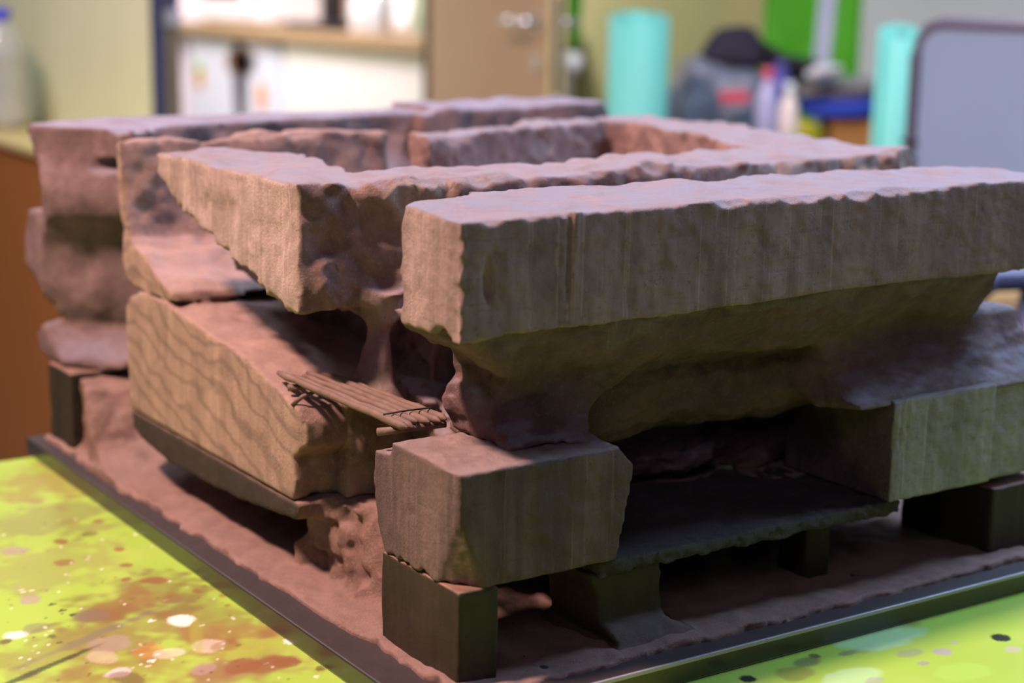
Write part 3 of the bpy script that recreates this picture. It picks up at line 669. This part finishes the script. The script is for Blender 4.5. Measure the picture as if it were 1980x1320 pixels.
for k, (dx_, dy_) in enumerate(((-18, -3), (-8, -9), (3, -4), (14, -7), (22, 0), (-4, 6), (11, 5))):
    sticker('flower_picture', (464+dx_, 122+dy_), .075, .085, ((150, 104, 70), (92, 82, 88), (128, 112, 84))[k % 3], poly=rnd)
sticker('badge', (500, 88), .25, .02, (238, 212, 228), label='pale pink badge strip')
tallc = empty('tall_cupboard', ((KX+3.05)/2, yB+.25, 0), 0, 'tall white cupboard side standing left of the fridge', 'cupboard')
at_world(tallc, 'body', KX-.02, 3.04, yB+.06, yD+.16, 0, 2.2, plain('pinkish_white_laminate', (226, 214, 218), .4))
def px_on_top(px, x): v = onx(px, x); return Vector((v[0], v[1], v[2]+TZ))
# things on the worktop
mw = empty('microwave_oven', (0, 0, 0), 0, 'white microwave oven with a dark window on the worktop over the fridge', 'microwave')
ya, yb = on_plane_x((512, 30), KX+.05).y, on_plane_x((370, 30), KX+.05).y
mw.location = (KX+.25, (ya+yb)/2, zt_)
yb -= .05
at_world(mw, 'body', KX+.06, KX+.45, ya, yb, zt_+.012, zt_+.33, white, .01)
at_world(mw, 'window', KX+.052, KX+.059, ya+.20, yb-.06, zt_+.105, zt_+.29, dark)
at_world(mw, 'handle', KX+.035, KX+.052, ya+.155, ya+.175, zt_+.06, zt_+.29, white)
at_world(mw, 'button', KX+.048, KX+.059, ya+.05, ya+.10, zt_+.09, zt_+.15, plain('red_button', (226, 110, 130), .4))
for a_ in (ya+.04, yb-.06):
    at_world(mw, 'foot', KX+.09, KX+.12, a_, a_+.02, zt_, zt_+.012, dark, 0)
cm = empty('coffee_machine', (0, 0, 0), 0, 'dark coffee machine with tan sides on the worktop', 'coffee machine')
ya, yb = on_plane_x((650, 50), KX+.06).y, on_plane_x((566, 50), KX+.06).y; cm.location = (KX+.2, (ya+yb)/2, zt_)
at_world(cm, 'drip_tray', KX+.03, KX+.34, ya-.04, yb+.02, zt_, zt_+.03, dark, .006)
at_world(cm, 'body', KX+.17, KX+.34, ya+.02, yb-.02, zt_+.03, zt_+.34, plain('tan_coffee_housing', (188, 160, 140), .4), .01)
at_world(cm, 'spout_column', KX+.10, KX+.17, (ya+yb)/2-.03, (ya+yb)/2+.03, zt_+.03, zt_+.30, dark, .006)
at_world(cm, 'head', KX+.06, KX+.34, ya+.02, yb-.02, zt_+.30, zt_+.36, dark, .01)

def lathe(name, prof, material, parent=None, n=28, smooth=True, at=(0, 0, 0)):
    v = []; f = []
    for r, z in prof:
        for k in range(n): v.append((at[0]+r*math.cos(2*math.pi*k/n), at[1]+r*math.sin(2*math.pi*k/n), at[2]+z))
    for i in range(len(prof)-1):
        for k in range(n): k2 = (k+1) % n; f.append((i*n+k, i*n+k2, (i+1)*n+k2, (i+1)*n+k))
    f.append(tuple(range(n))[::-1]); f.append(tuple((len(prof)-1)*n+k for k in range(n)))
    return simple_mesh(name, v, f, material, parent, smooth=smooth)
chrome = mat('chrome', (.82, .82, .84), .12, 1.0, noise=(20, .03))
satin = mat('satin_steel', (.75, .76, .80), .22, 1.0, noise=(20, .03))
v = on_plane_x((747, 66), KX+.12)
bxw = empty('white_bread_box', (v.x+.21, v.y, zt_), 0, 'bright white rounded box on the worktop behind the jars', 'box')
local_box('body', None, .24, .36, .17, plain('bright_white_plastic', (250, 248, 250), .25), bxw, .03); local_box('knob', None, .03, .05, .02, satin, bxw, .006, (0, 0, .168))
for q, c_, lb in (((683, 74), (236, 232, 238), 'pale small jar on the worktop beside the coffee machine'), ((716, 80), (222, 222, 232), 'shiny white jar on the worktop in front of the white box')):
    v = on_plane_x(q, KX+.03); j = empty('storage_jar', (v.x+.04, v.y, zt_), 0, lb, 'jar')
    lathe('body', [(.042, 0), (.046, .01), (.046, .11), (.038, .125)], plain('glazed_jar', c_, .12), j); lathe('lid', [(.040, .125), (.041, .135), (.012, .142), (.012, .156), (.004, .158)], chrome, j)
v = on_plane_x((806, 76), KX+.02); kt = empty('steel_kettle', (v.x+.06, v.y, zt_), 0, 'shiny steel kettle at the worktop end beside the brown door', 'kettle')
lathe('body', [(.075, 0), (.080, .02), (.078, .08), (.062, .16), (.045, .19)], chrome, kt); lathe('lid', [(.045, .19), (.04, .2), (.012, .205), (.014, .225), (.005, .228)], dark, kt)
tube_obj('handle', [(0, -.065, .16), (0, -.115, .17), (0, -.125, .11), (0, -.078, .05)], .009, dark, kt)
tube_obj('spout', [(0, .07, .08), (0, .10, .13), (0, .12, .17)], [.016, .012, .009], chrome, kt)

# brown door, standing open
d0 = atd((1060, 100), 3.80); d1 = atd((829, 100), 4.56); d0.z = d1.z = 0
dv = (d0-d1); ang = math.atan2(dv.y, dv.x); wl = dv.length
door = empty('door_1', d1, ang); tag(door, kind='structure')
brown = plain('brown_door_laminate', (198, 168, 144), .5)
box('door_leaf', 0, wl, 0, .040, .01, 2.08, brown, door, .002)
box('hinge_stile', -.030, -.001, -.006, .046, .01, 2.08, plain('dark_door_gap', (66, 52, 56), .6), door, 0)
eg = box('door_edge', wl-.001, wl+.002, .0005, .0395, .01, 2.08, plain('cream_door_edge', (222, 212, 150), .5), door, 0)
hz1 = atd((1020, 42), 3.86).z; hz2 = atd((1040, 122), 3.83).z
box('lock_plate', wl+.001, wl+.0035, .010, .030, hz2-.07, hz1+.06, satin, door, 0)
for sgn, y0_ in ((-1, 0.), (1, .040)):
    hx = wl-.055
    h_ = empty('door_handle', (hx, y0_, hz1)); h_.parent = door
    def ly(y): return sgn*y
    tube_obj('lever', [(0, 0, 0), (0, ly(.042), 0), (-.012, ly(.054), 0), (-.05, ly(.056), 0), (-.105, ly(.054), 0)], [.011, .011, .011, .010, .009], chrome, h_, 12)
    tube_obj('rose', [(0, ly(-.0), 0), (0, ly(.007), 0)], .025, chrome, h_, 20, smooth=False)
    tube_obj('key_rose', [(0, ly(-.0), hz2-hz1), (0, ly(.008), hz2-hz1)], .022, satin, h_, 20, smooth=False)
tube_obj('lock_knob', [(wl-.055, .046, hz2), (wl-.055, .075, hz2), (wl-.055, .098, hz2)], [.012, .026, .024], plain('white_knob', (236, 244, 240), .3), door, 16)

# green cloth on the far handle
def cloth(name, w, h, m, parent=None, fold=.01, seed=0, nx=14, nz=18, thick=.004, taper=1., loc=(0, 0, 0), waves=5):
    v = []; r = random.Random(seed); ph = r.random()*6
    for j in range(nz+1):
        for i in range(nx+1):
            u = i/nx-.5; t = j/nz; ww = w*(1+(taper-1)*t)
            v.append((loc[0]+u*ww, loc[1]+fold*math.sin(u*waves*2+ph+t*1.2)*(.4+t)+.4*fold*math.sin(t*9+u*7), loc[2]-t*h))
    f = [(j*(nx+1)+i, j*(nx+1)+i+1, (j+1)*(nx+1)+i+1, (j+1)*(nx+1)+i) for j in range(nz) for i in range(nx)]
    o = simple_mesh(name, v, f, m, parent, smooth=True); s = o.modifiers.new('thickness', 'SOLIDIFY'); s.thickness = thick; return o
p = atd((1112, 0), 3.95)
g_ = cloth('green_cloth', .052, .26, plain('vivid_green_cloth', (86, 190, 40), .8), None, .008, 2, taper=.35)
g_.location = p+Vector((0, 0, .15)); g_.rotation_euler.z = YAW; tag(g_, 'strip of vivid green cloth hanging behind the brown door edge', 'cloth')

# -------------------------------------------------- side table with the pile (right)
sd = empty('side_table', P2((1520, 300), 3.9, 0), YAW, 'low grey side table under the heap of bags and bottles', 'table')
def floor_at(px, D): return P2(px, D, 0)
tz2 = atd((1520, 315), 3.6).z
box('table_top', -.62, .50, -.35, .42, tz2-.03, tz2, plain('grey_laminate', (128, 126, 130), .5), sd)
for a_ in (-.58, .44):
    for b_ in (-.31, .36): box('leg', a_, a_+.04, b_, b_+.04, 0, tz2-.03, gm, sd)
def rollobj(name, pxm, D, rpx, ptop, label, seed, lean=0):
    r0 = rpx/FPX*D; c = P2(pxm, D, 0); top = atd((pxm[0], ptop), D).z
    o = empty(name, c, YAW+seed, label, 'foam roll', None)
    m = plain('teal_foam', (98, 190, 180), .55)
    # spiral sheet
    n = 90; v = []; f = []; th = .010
    for zz, sh in ((0, 0), (top*.5, lean*.5), (top, lean)):
        for k in range(n+1):
            t = k/n*2*math.pi*3.2; rr_ = r0-th*1.08*(3.2-t/(2*math.pi))*1.0
            for e in (0, -th*.9): v.append((sh+(rr_+e)*math.cos(t), (rr_+e)*math.sin(t), zz+.012*math.sin(t*1.0+seed)*(zz > 0)))
    row = 2*(n+1)
    for j in range(2):
        for k in range(n):
            a = j*row+2*k; f.append((a, a+2, a+2+row, a+row)); f.append((a+1, a+1+row, a+3+row, a+3))
    for k in range(n): a = 2*row+2*k; f.append((a, a+2, a+3, a+1)); a = 2*k; f.append((a, a+1, a+3, a+2))
    for k in (0, n):
        for j in range(2):
            a = j*row+2*k; f.append((a, a+row, a+row+1, a+1) if k == 0 else (a, a+1, a+row+1, a+row))
    simple_mesh('foam_sheet', v, f, m, o, smooth=True)
    b = simple_mesh('tie_band', *tube([(r0*1.012*math.cos(t), r0*1.012*math.sin(t), top*.35) for t in [k*math.pi/16 for k in range(33)]], .006, 6, False), plain('dark_teal_band', (40, 110, 112), .6), o)
    return o
rollobj('foam_roll', (1232, 100), 3.35, 64, 34, 'wide pale teal foam roll standing right of the brown door', .4)
rollobj('foam_roll', (1722, 100), 2.75, 44, 60, 'narrow teal foam roll standing behind the grey panel frame', 2.2, -.02)

def lump(name, px, D, size, m, parent=None, seed=0, rough=.18, sub=3, sq=1., base_z=None, taper=0.):
    """soft bag-like body: a ball pulled to size=(w, d, h) and creased"""
    bpy_m = bpy.data.meshes.new(name)
    import bmesh
    bm = bmesh.new(); bmesh.ops.create_icosphere(bm, subdivisions=sub+1, radius=1)
    r = np.random.default_rng(seed); A_ = r.normal(size=(7, 3))*2.6; B_ = r.uniform(0, 6, 7)
    for v in bm.verts:
        c = np.array(v.co); k = 1+rough*sum(math.sin(A_[i].dot(c)+B_[i]) for i in range(7))/3.5+rough*.35*sum(math.sin(3*A_[i].dot(c)+B_[i]) for i in range(7))/3.5
        c = np.sign(c)*np.abs(c)**sq; t_ = 1-taper*(c[2]+1)/2
        v.co = Vector((c[0]*k*size[0]/2*t_, c[1]*k*size[1]/2*t_, max(-1, c[2]*k)*size[2]/2+size[2]/2))
    bm.to_mesh(bpy_m); bm.free(); bpy_m.materials.append(m); bpy_m.polygons.foreach_set('use_smooth', [True]*len(bpy_m.polygons))
    o = bpy.data.objects.new(name, bpy_m); link(o, parent)
    if parent is None:
        p = atd(px, D); o.location = (p.x, p.y, base_z if base_z is not None else p.z); o.rotation_euler.z = YAW
    return o
def px2m(n, D): return n/FPX*D
D = 3.75
lb = lump('grey_plastic_bag', (1384, 310), D, (px2m(205, D), .22, px2m(170, D)), plain('crumpled_grey_plastic', (112, 122, 140), .35, bump=(30, .8, .01)), seed=3, sq=.8, base_z=tz2, rough=.22)
tag(lb, 'large crumpled grey plastic bag left of the two bottles', 'bag')
bpk = empty('backpack', (lb.location.x, lb.location.y, tz2+px2m(166, D)), YAW, 'dark navy backpack lying on top of the crumpled grey bag', 'backpack')
bb = lump('body', None, 0, (px2m(160, D), .15, px2m(80, D)), plain('dark_navy_fabric', (30, 28, 50), .8), bpk, 8, .05, taper=.55, sq=.6); bb.location.x = .03
tube_obj('strap', [(.08, -.05, .05), (.13, -.09, .02), (.17, -.08, .0), (.20, -.05, -.02)], .012, plain('black_webbing', (20, 20, 28), .8), bpk)
p_ = atd((1420, 190), D-.22)
rp_ = tag(box('red_packet', -.030, .030, -.012, .012, 0, .024, plain('red_packaging', (206, 74, 98), .4), None, .004), 'small red packet lying in the folds of the grey bag', 'packet')
rp_.location = (p_.x, p_.y, p_.z-.01); rp_.rotation_euler.z = YAW
def bottle(name, px, D, w, ptop, c, cap, label):
    r0 = px2m(w, D)/2; top = atd((px, ptop), D).z-tz2; b = P2((px, 300), D, tz2)
    o = empty(name, b, YAW, label, 'bottle')
    lathe('body', [(r0*.92, 0), (r0, .008), (r0, top*.62), (r0*.85, top*.74), (r0*.5, top*.84), (r0*.42, top*.88)], plain('bottle_plastic', c, .3), o)
    lathe('cap', [(r0*.45, top*.88), (r0*.47, top*.9), (r0*.45, top), (r0*.3, top*1.005)], plain('cap_plastic', cap, .35), o)
    lathe('label_band', [(r0*1.01, top*.2), (r0*1.02, top*.21), (r0*1.02, top*.5), (r0*1.01, top*.51)], plain('label_paper', tuple(int(v*.93) for v in c), .5), o)
bottle('plastic_bottle', 1478, 3.5, 42, 130, (176, 182, 226), (206, 78, 112), 'pale violet bottle with a pink cap beside the grey bag')
bottle('plastic_bottle', 1521, 3.5, 40, 158, (232, 226, 220), (214, 232, 236), 'white bottle with a pale cap right of the violet bottle')
bp2 = empty('blue_bottle', P2((1501, 300), 3.60, tz2), YAW, 'deep violet blue bottle half hidden between the two pale bottles', 'bottle')
lathe('body', [(.026, 0), (.028, .01), (.028, .15), (.014, .19)], plain('violet_blue_plastic', (84, 82, 160), .3), bp2); lathe('cap', [(.014, .19), (.015, .192), (.014, .21)], plain('violet_cap', (70, 66, 140), .3), bp2)
yl = tag(lump('yellow_pouch', (1548, 300), 3.66, (.078, .08, .085), plain('yellow_plastic', (206, 196, 30), .4), seed=5, sq=.6, base_z=tz2, rough=.08), 'yellow pouch under the blue folded cloth', 'pouch')
tb = tag(box('cardboard_box', -.065, .065, -.08, .08, 0, .086, plain('tan_cardboard', (168, 126, 66), .7), None, .003), 'tan cardboard box under the blue folded cloth beside the yellow pouch', 'box')
tb.location = P2((1650, 300), 3.72, tz2); tb.rotation_euler.z = YAW
bz = tz2+.087
bc = tag(lump('blue_cloth', (1612, 240), 3.7, (.19, .17, .042), plain('royal_blue_cloth', (24, 56, 160), .8), seed=12, sq=.6, base_z=bz, rough=.2), 'royal blue folded cloth on the cardboard box', 'cloth')
gb_ = tag(lump('grey_cloth', (1618, 210), 3.72, (.18, .15, .040), plain('grey_green_cloth', (128, 134, 134), .8), seed=14, sq=.7, base_z=bz+.043, rough=.25), 'rumpled grey cloth heaped on the blue folded cloth', 'cloth')
wb_ = tag(lump('white_plastic_bag', (1590, 180), 3.62, (.07, .07, .045), plain('white_film', (205, 215, 222), .3), seed=16, rough=.2, base_z=bz+.075), 'small white plastic bag on the rumpled grey cloth', 'bag')
nb_ = tag(lump('shoulder_bag', (1530, 160), 3.80, (.12, .10, .065), plain('black_navy_leather', (28, 34, 52), .5), seed=18, sq=.7, rough=.12, base_z=bz+.06), 'small black navy shoulder bag slumped against the green bag', 'bag')
# green bag with a white stripe, leaning on the wall
gp = P2((1570, 100), 4.0, tz2+.03)
gbag = empty('green_shopping_bag', (gp.x, gp.y, tz2+.001), YAW, 'bright green shopping bag with one white vertical stripe above the heap', 'bag')
zt0 = atd((1570, -60), 4.0).z-tz2; zb0 = atd((1570, 158), 4.0).z-tz2
def panel(name, x0, x1, z0, z1, y, m, par, skew=0.):
    v = []; nx, nz = 16, 16
    for yy_ in (y, y+.05):
        for j in range(nz+1):
            for i in range(nx+1):
                u = i/nx; t = j/nz
                v.append((x0+(x1-x0)*u+skew*t, yy_+.006*math.sin(u*7+t*4)*math.sin(t*8+1), z0+(z1-z0)*t-.012*math.sin(u*3)*(1-t)))
    n1_ = (nx+1)*(nz+1); f = []
    for j in range(nz):
        for i in range(nx):
            a = j*(nx+1)+i; f += [(a, a+1, a+nx+2, a+nx+1), (n1_+a, n1_+a+nx+1, n1_+a+nx+2, n1_+a+1)]
    ring = [i for i in range(nx+1)]+[(j+1)*(nx+1)+nx for j in range(nz)]+[nz*(nx+1)+i for i in range(nx-1, -1, -1)]+[j*(nx+1) for j in range(nz-1, 0, -1)]
    for k in range(len(ring)): a, b = ring[k], ring[(k+1) % len(ring)]; f.append((b, a, a+n1_, b+n1_))
    return simple_mesh(name, v, f, m, par, smooth=True)
vg = plain('vivid_green_plastic', (78, 176, 36), .45, bump=(18, .6, .01))
wx = px2m(92, 4.0)
panel('body', -wx, wx, .0, zt0, 0, vg, gbag)
panel('stripe', px2m(-2, 4), px2m(30, 4), .002, zt0-.002, -.006, plain('white_stripe_plastic', (190, 206, 232), .45), gbag, px2m(12, 4))
tube_obj('handle', [(-.05, .02, zt0), (-.045, .02, zt0+.10), (.045, .02, zt0+.10), (.05, .02, zt0)], .008, vg, gbag)

# grey panel in a dark tube frame
Dp = 2.45
pn = empty('grey_display_panel', P2((1760, 300), Dp, 0), 0, 'large blue grey panel in a dark rounded frame at the right', 'panel')
a0 = P2((1762, 300), Dp, 0); a1 = P2((2250, 300), Dp-.32, 0); dv = a1-a0; an = math.atan2(dv.y, dv.x); pn.rotation_euler.z = an; wl_ = dv.length
ztp = atd((1762, 42), Dp).z; zbp = .45
box('sheet', .012, wl_, -.004, .004, zbp, ztp-.004, plain('blue_grey_fabric_panel', (126, 154, 190), .7), pn, 0)
fp = [(0, 0, zbp-.35), (0, 0, ztp-.05), (.006, 0, ztp-.025), (.022, 0, ztp-.006), (.045, 0, ztp), (wl_, 0, ztp)]
tube_obj('frame', fp, .009, plain('dark_grey_tube', (94, 92, 112), .4), pn, 12)
for k in range(9):
    box('lacing', -.012, .016, -.008, .008, ztp-.17-.028*k, ztp-.162-.028*k, dark, pn, .001)
for x_ in (.0, wl_-.02): box('foot', x_-.02, x_+.02, -.22, .22, 0, .03, gm, pn)
box('post', wl_-.02, wl_, -.01, .01, .03, zbp+.05, gm, pn)
box('post', -.01, .01, -.01, .01, .028, zbp-.34, gm, pn)

# chair seen under the beam
ch = empty('blue_chair', P2((1935, 560), 1.75, 0), YAW+.3, 'blue grey chair with a red and tan cloth seen under the beam', 'chair')
bz0 = atd((1930, 538), 1.75).z
bf = plain('blue_grey_frame', (60, 66, 100), .4)
def chtube(pts, nm='frame', r=.014, m=bf): return tube_obj(nm, pts, r, m, ch, 10)
chtube([(-.035, 0, .0), (-.035, 0, bz0-.03), (-.028, 0, bz0-.01), (-.01, 0, bz0), (.22, 0, bz0), (.24, 0, bz0-.03), (.24, 0, 0)], 'back_frame')
chtube([(.045, .0, bz0), (.030, -.01, bz0-.10), (.02, -.01, bz0-.2)], 'back_slat', .018)
box('seat', -.04, .25, -.36, .02, .40, .43, bf, ch, .01)
for x_ in (-.03, .22): box('leg', x_, x_+.025, -.35, -.325, 0, .40, bf, ch)
box('back_cover', -.018, .03, .02, .035, .43, bz0-.035, plain('dark_red_cloth', (120, 24, 48), .8), ch, .004)['label'] = 'dark red cloth strip'
c2 = tag(box('tan_cushion', -.012, .2, .07, .12, .40, bz0-.05, plain('tan_cushion_cloth', (150, 128, 84), .8), None, .015), 'tan cushion standing behind the blue chair back', 'cushion')
c2.location = P2((1925, 560), 1.87, 0); c2.rotation_euler.z = YAW+.3

# orange cabinet with a water bottle (left)
ox = .59
c_r = on_plane_x((104, 300), ox)
zc = on_plane_x((60, 284), ox).z
oc = empty('orange_cabinet', (ox+.09, c_r.y+.4, 0), 0, 'low orange brown cabinet with a pale top at the left edge', 'cabinet')
at_world(oc, 'body', ox, .775, c_r.y-.35, c_r.y+1.6, 0, zc-.012, plain('orange_brown_laminate', (152, 100, 50), .5), .003)
at_world(oc, 'top', ox-.01, .778, c_r.y-.36, c_r.y+1.62, zc-.012, zc, plain('pale_yellow_top', (196, 184, 126), .4), .003)
bv = on_plane_x((8, 283), ox+.08)
wb = empty('water_bottle', (bv.x, bv.y, zc), 0, 'clear plastic water bottle with a blue cap on the orange cabinet', 'bottle')
glass = mat('clear_bottle_plastic', (.86, .95, .97), .08, Transmission_Weight=.72, IOR=1.25, Coat_Weight=1.0)
Db = (Vector((bv.x, bv.y, bv.z))-co.matrix_world.translation).length
hb = px2m(214, Db); r0 = px2m(50, Db)
prof = [(r0*.75, 0), (r0*.92, .006), (r0, .018)]
for k in range(9): prof += [(r0*(.955 if k % 2 else 1.0), .03+hb*.055*k)]
prof += [(r0, hb*.62), (r0*.98, hb*.68), (r0*.86, hb*.76), (r0*.6, hb*.85), (r0*.36, hb*.905), (r0*.30, hb*.92), (r0*.30, hb*.94)]
inner = [(max(.004, r-.0016), z+(.004 if i == 0 else 0)) for i, (r, z) in enumerate(prof)]
lathe('body', prof+inner[::-1], glass, wb, 40)
lathe('cap', [(r0*.42, hb*.925), (r0*.43, hb*.93), (r0*.42, hb), (r0*.3, hb*1.005)], plain('blue_cap', (40, 50, 224), .3), wb)
lathe('neck_ring', [(r0*.40, hb*.905), (r0*.42, hb*.91), (r0*.40, hb*.918)], plain('blue_ring', (60, 80, 220), .3), wb)
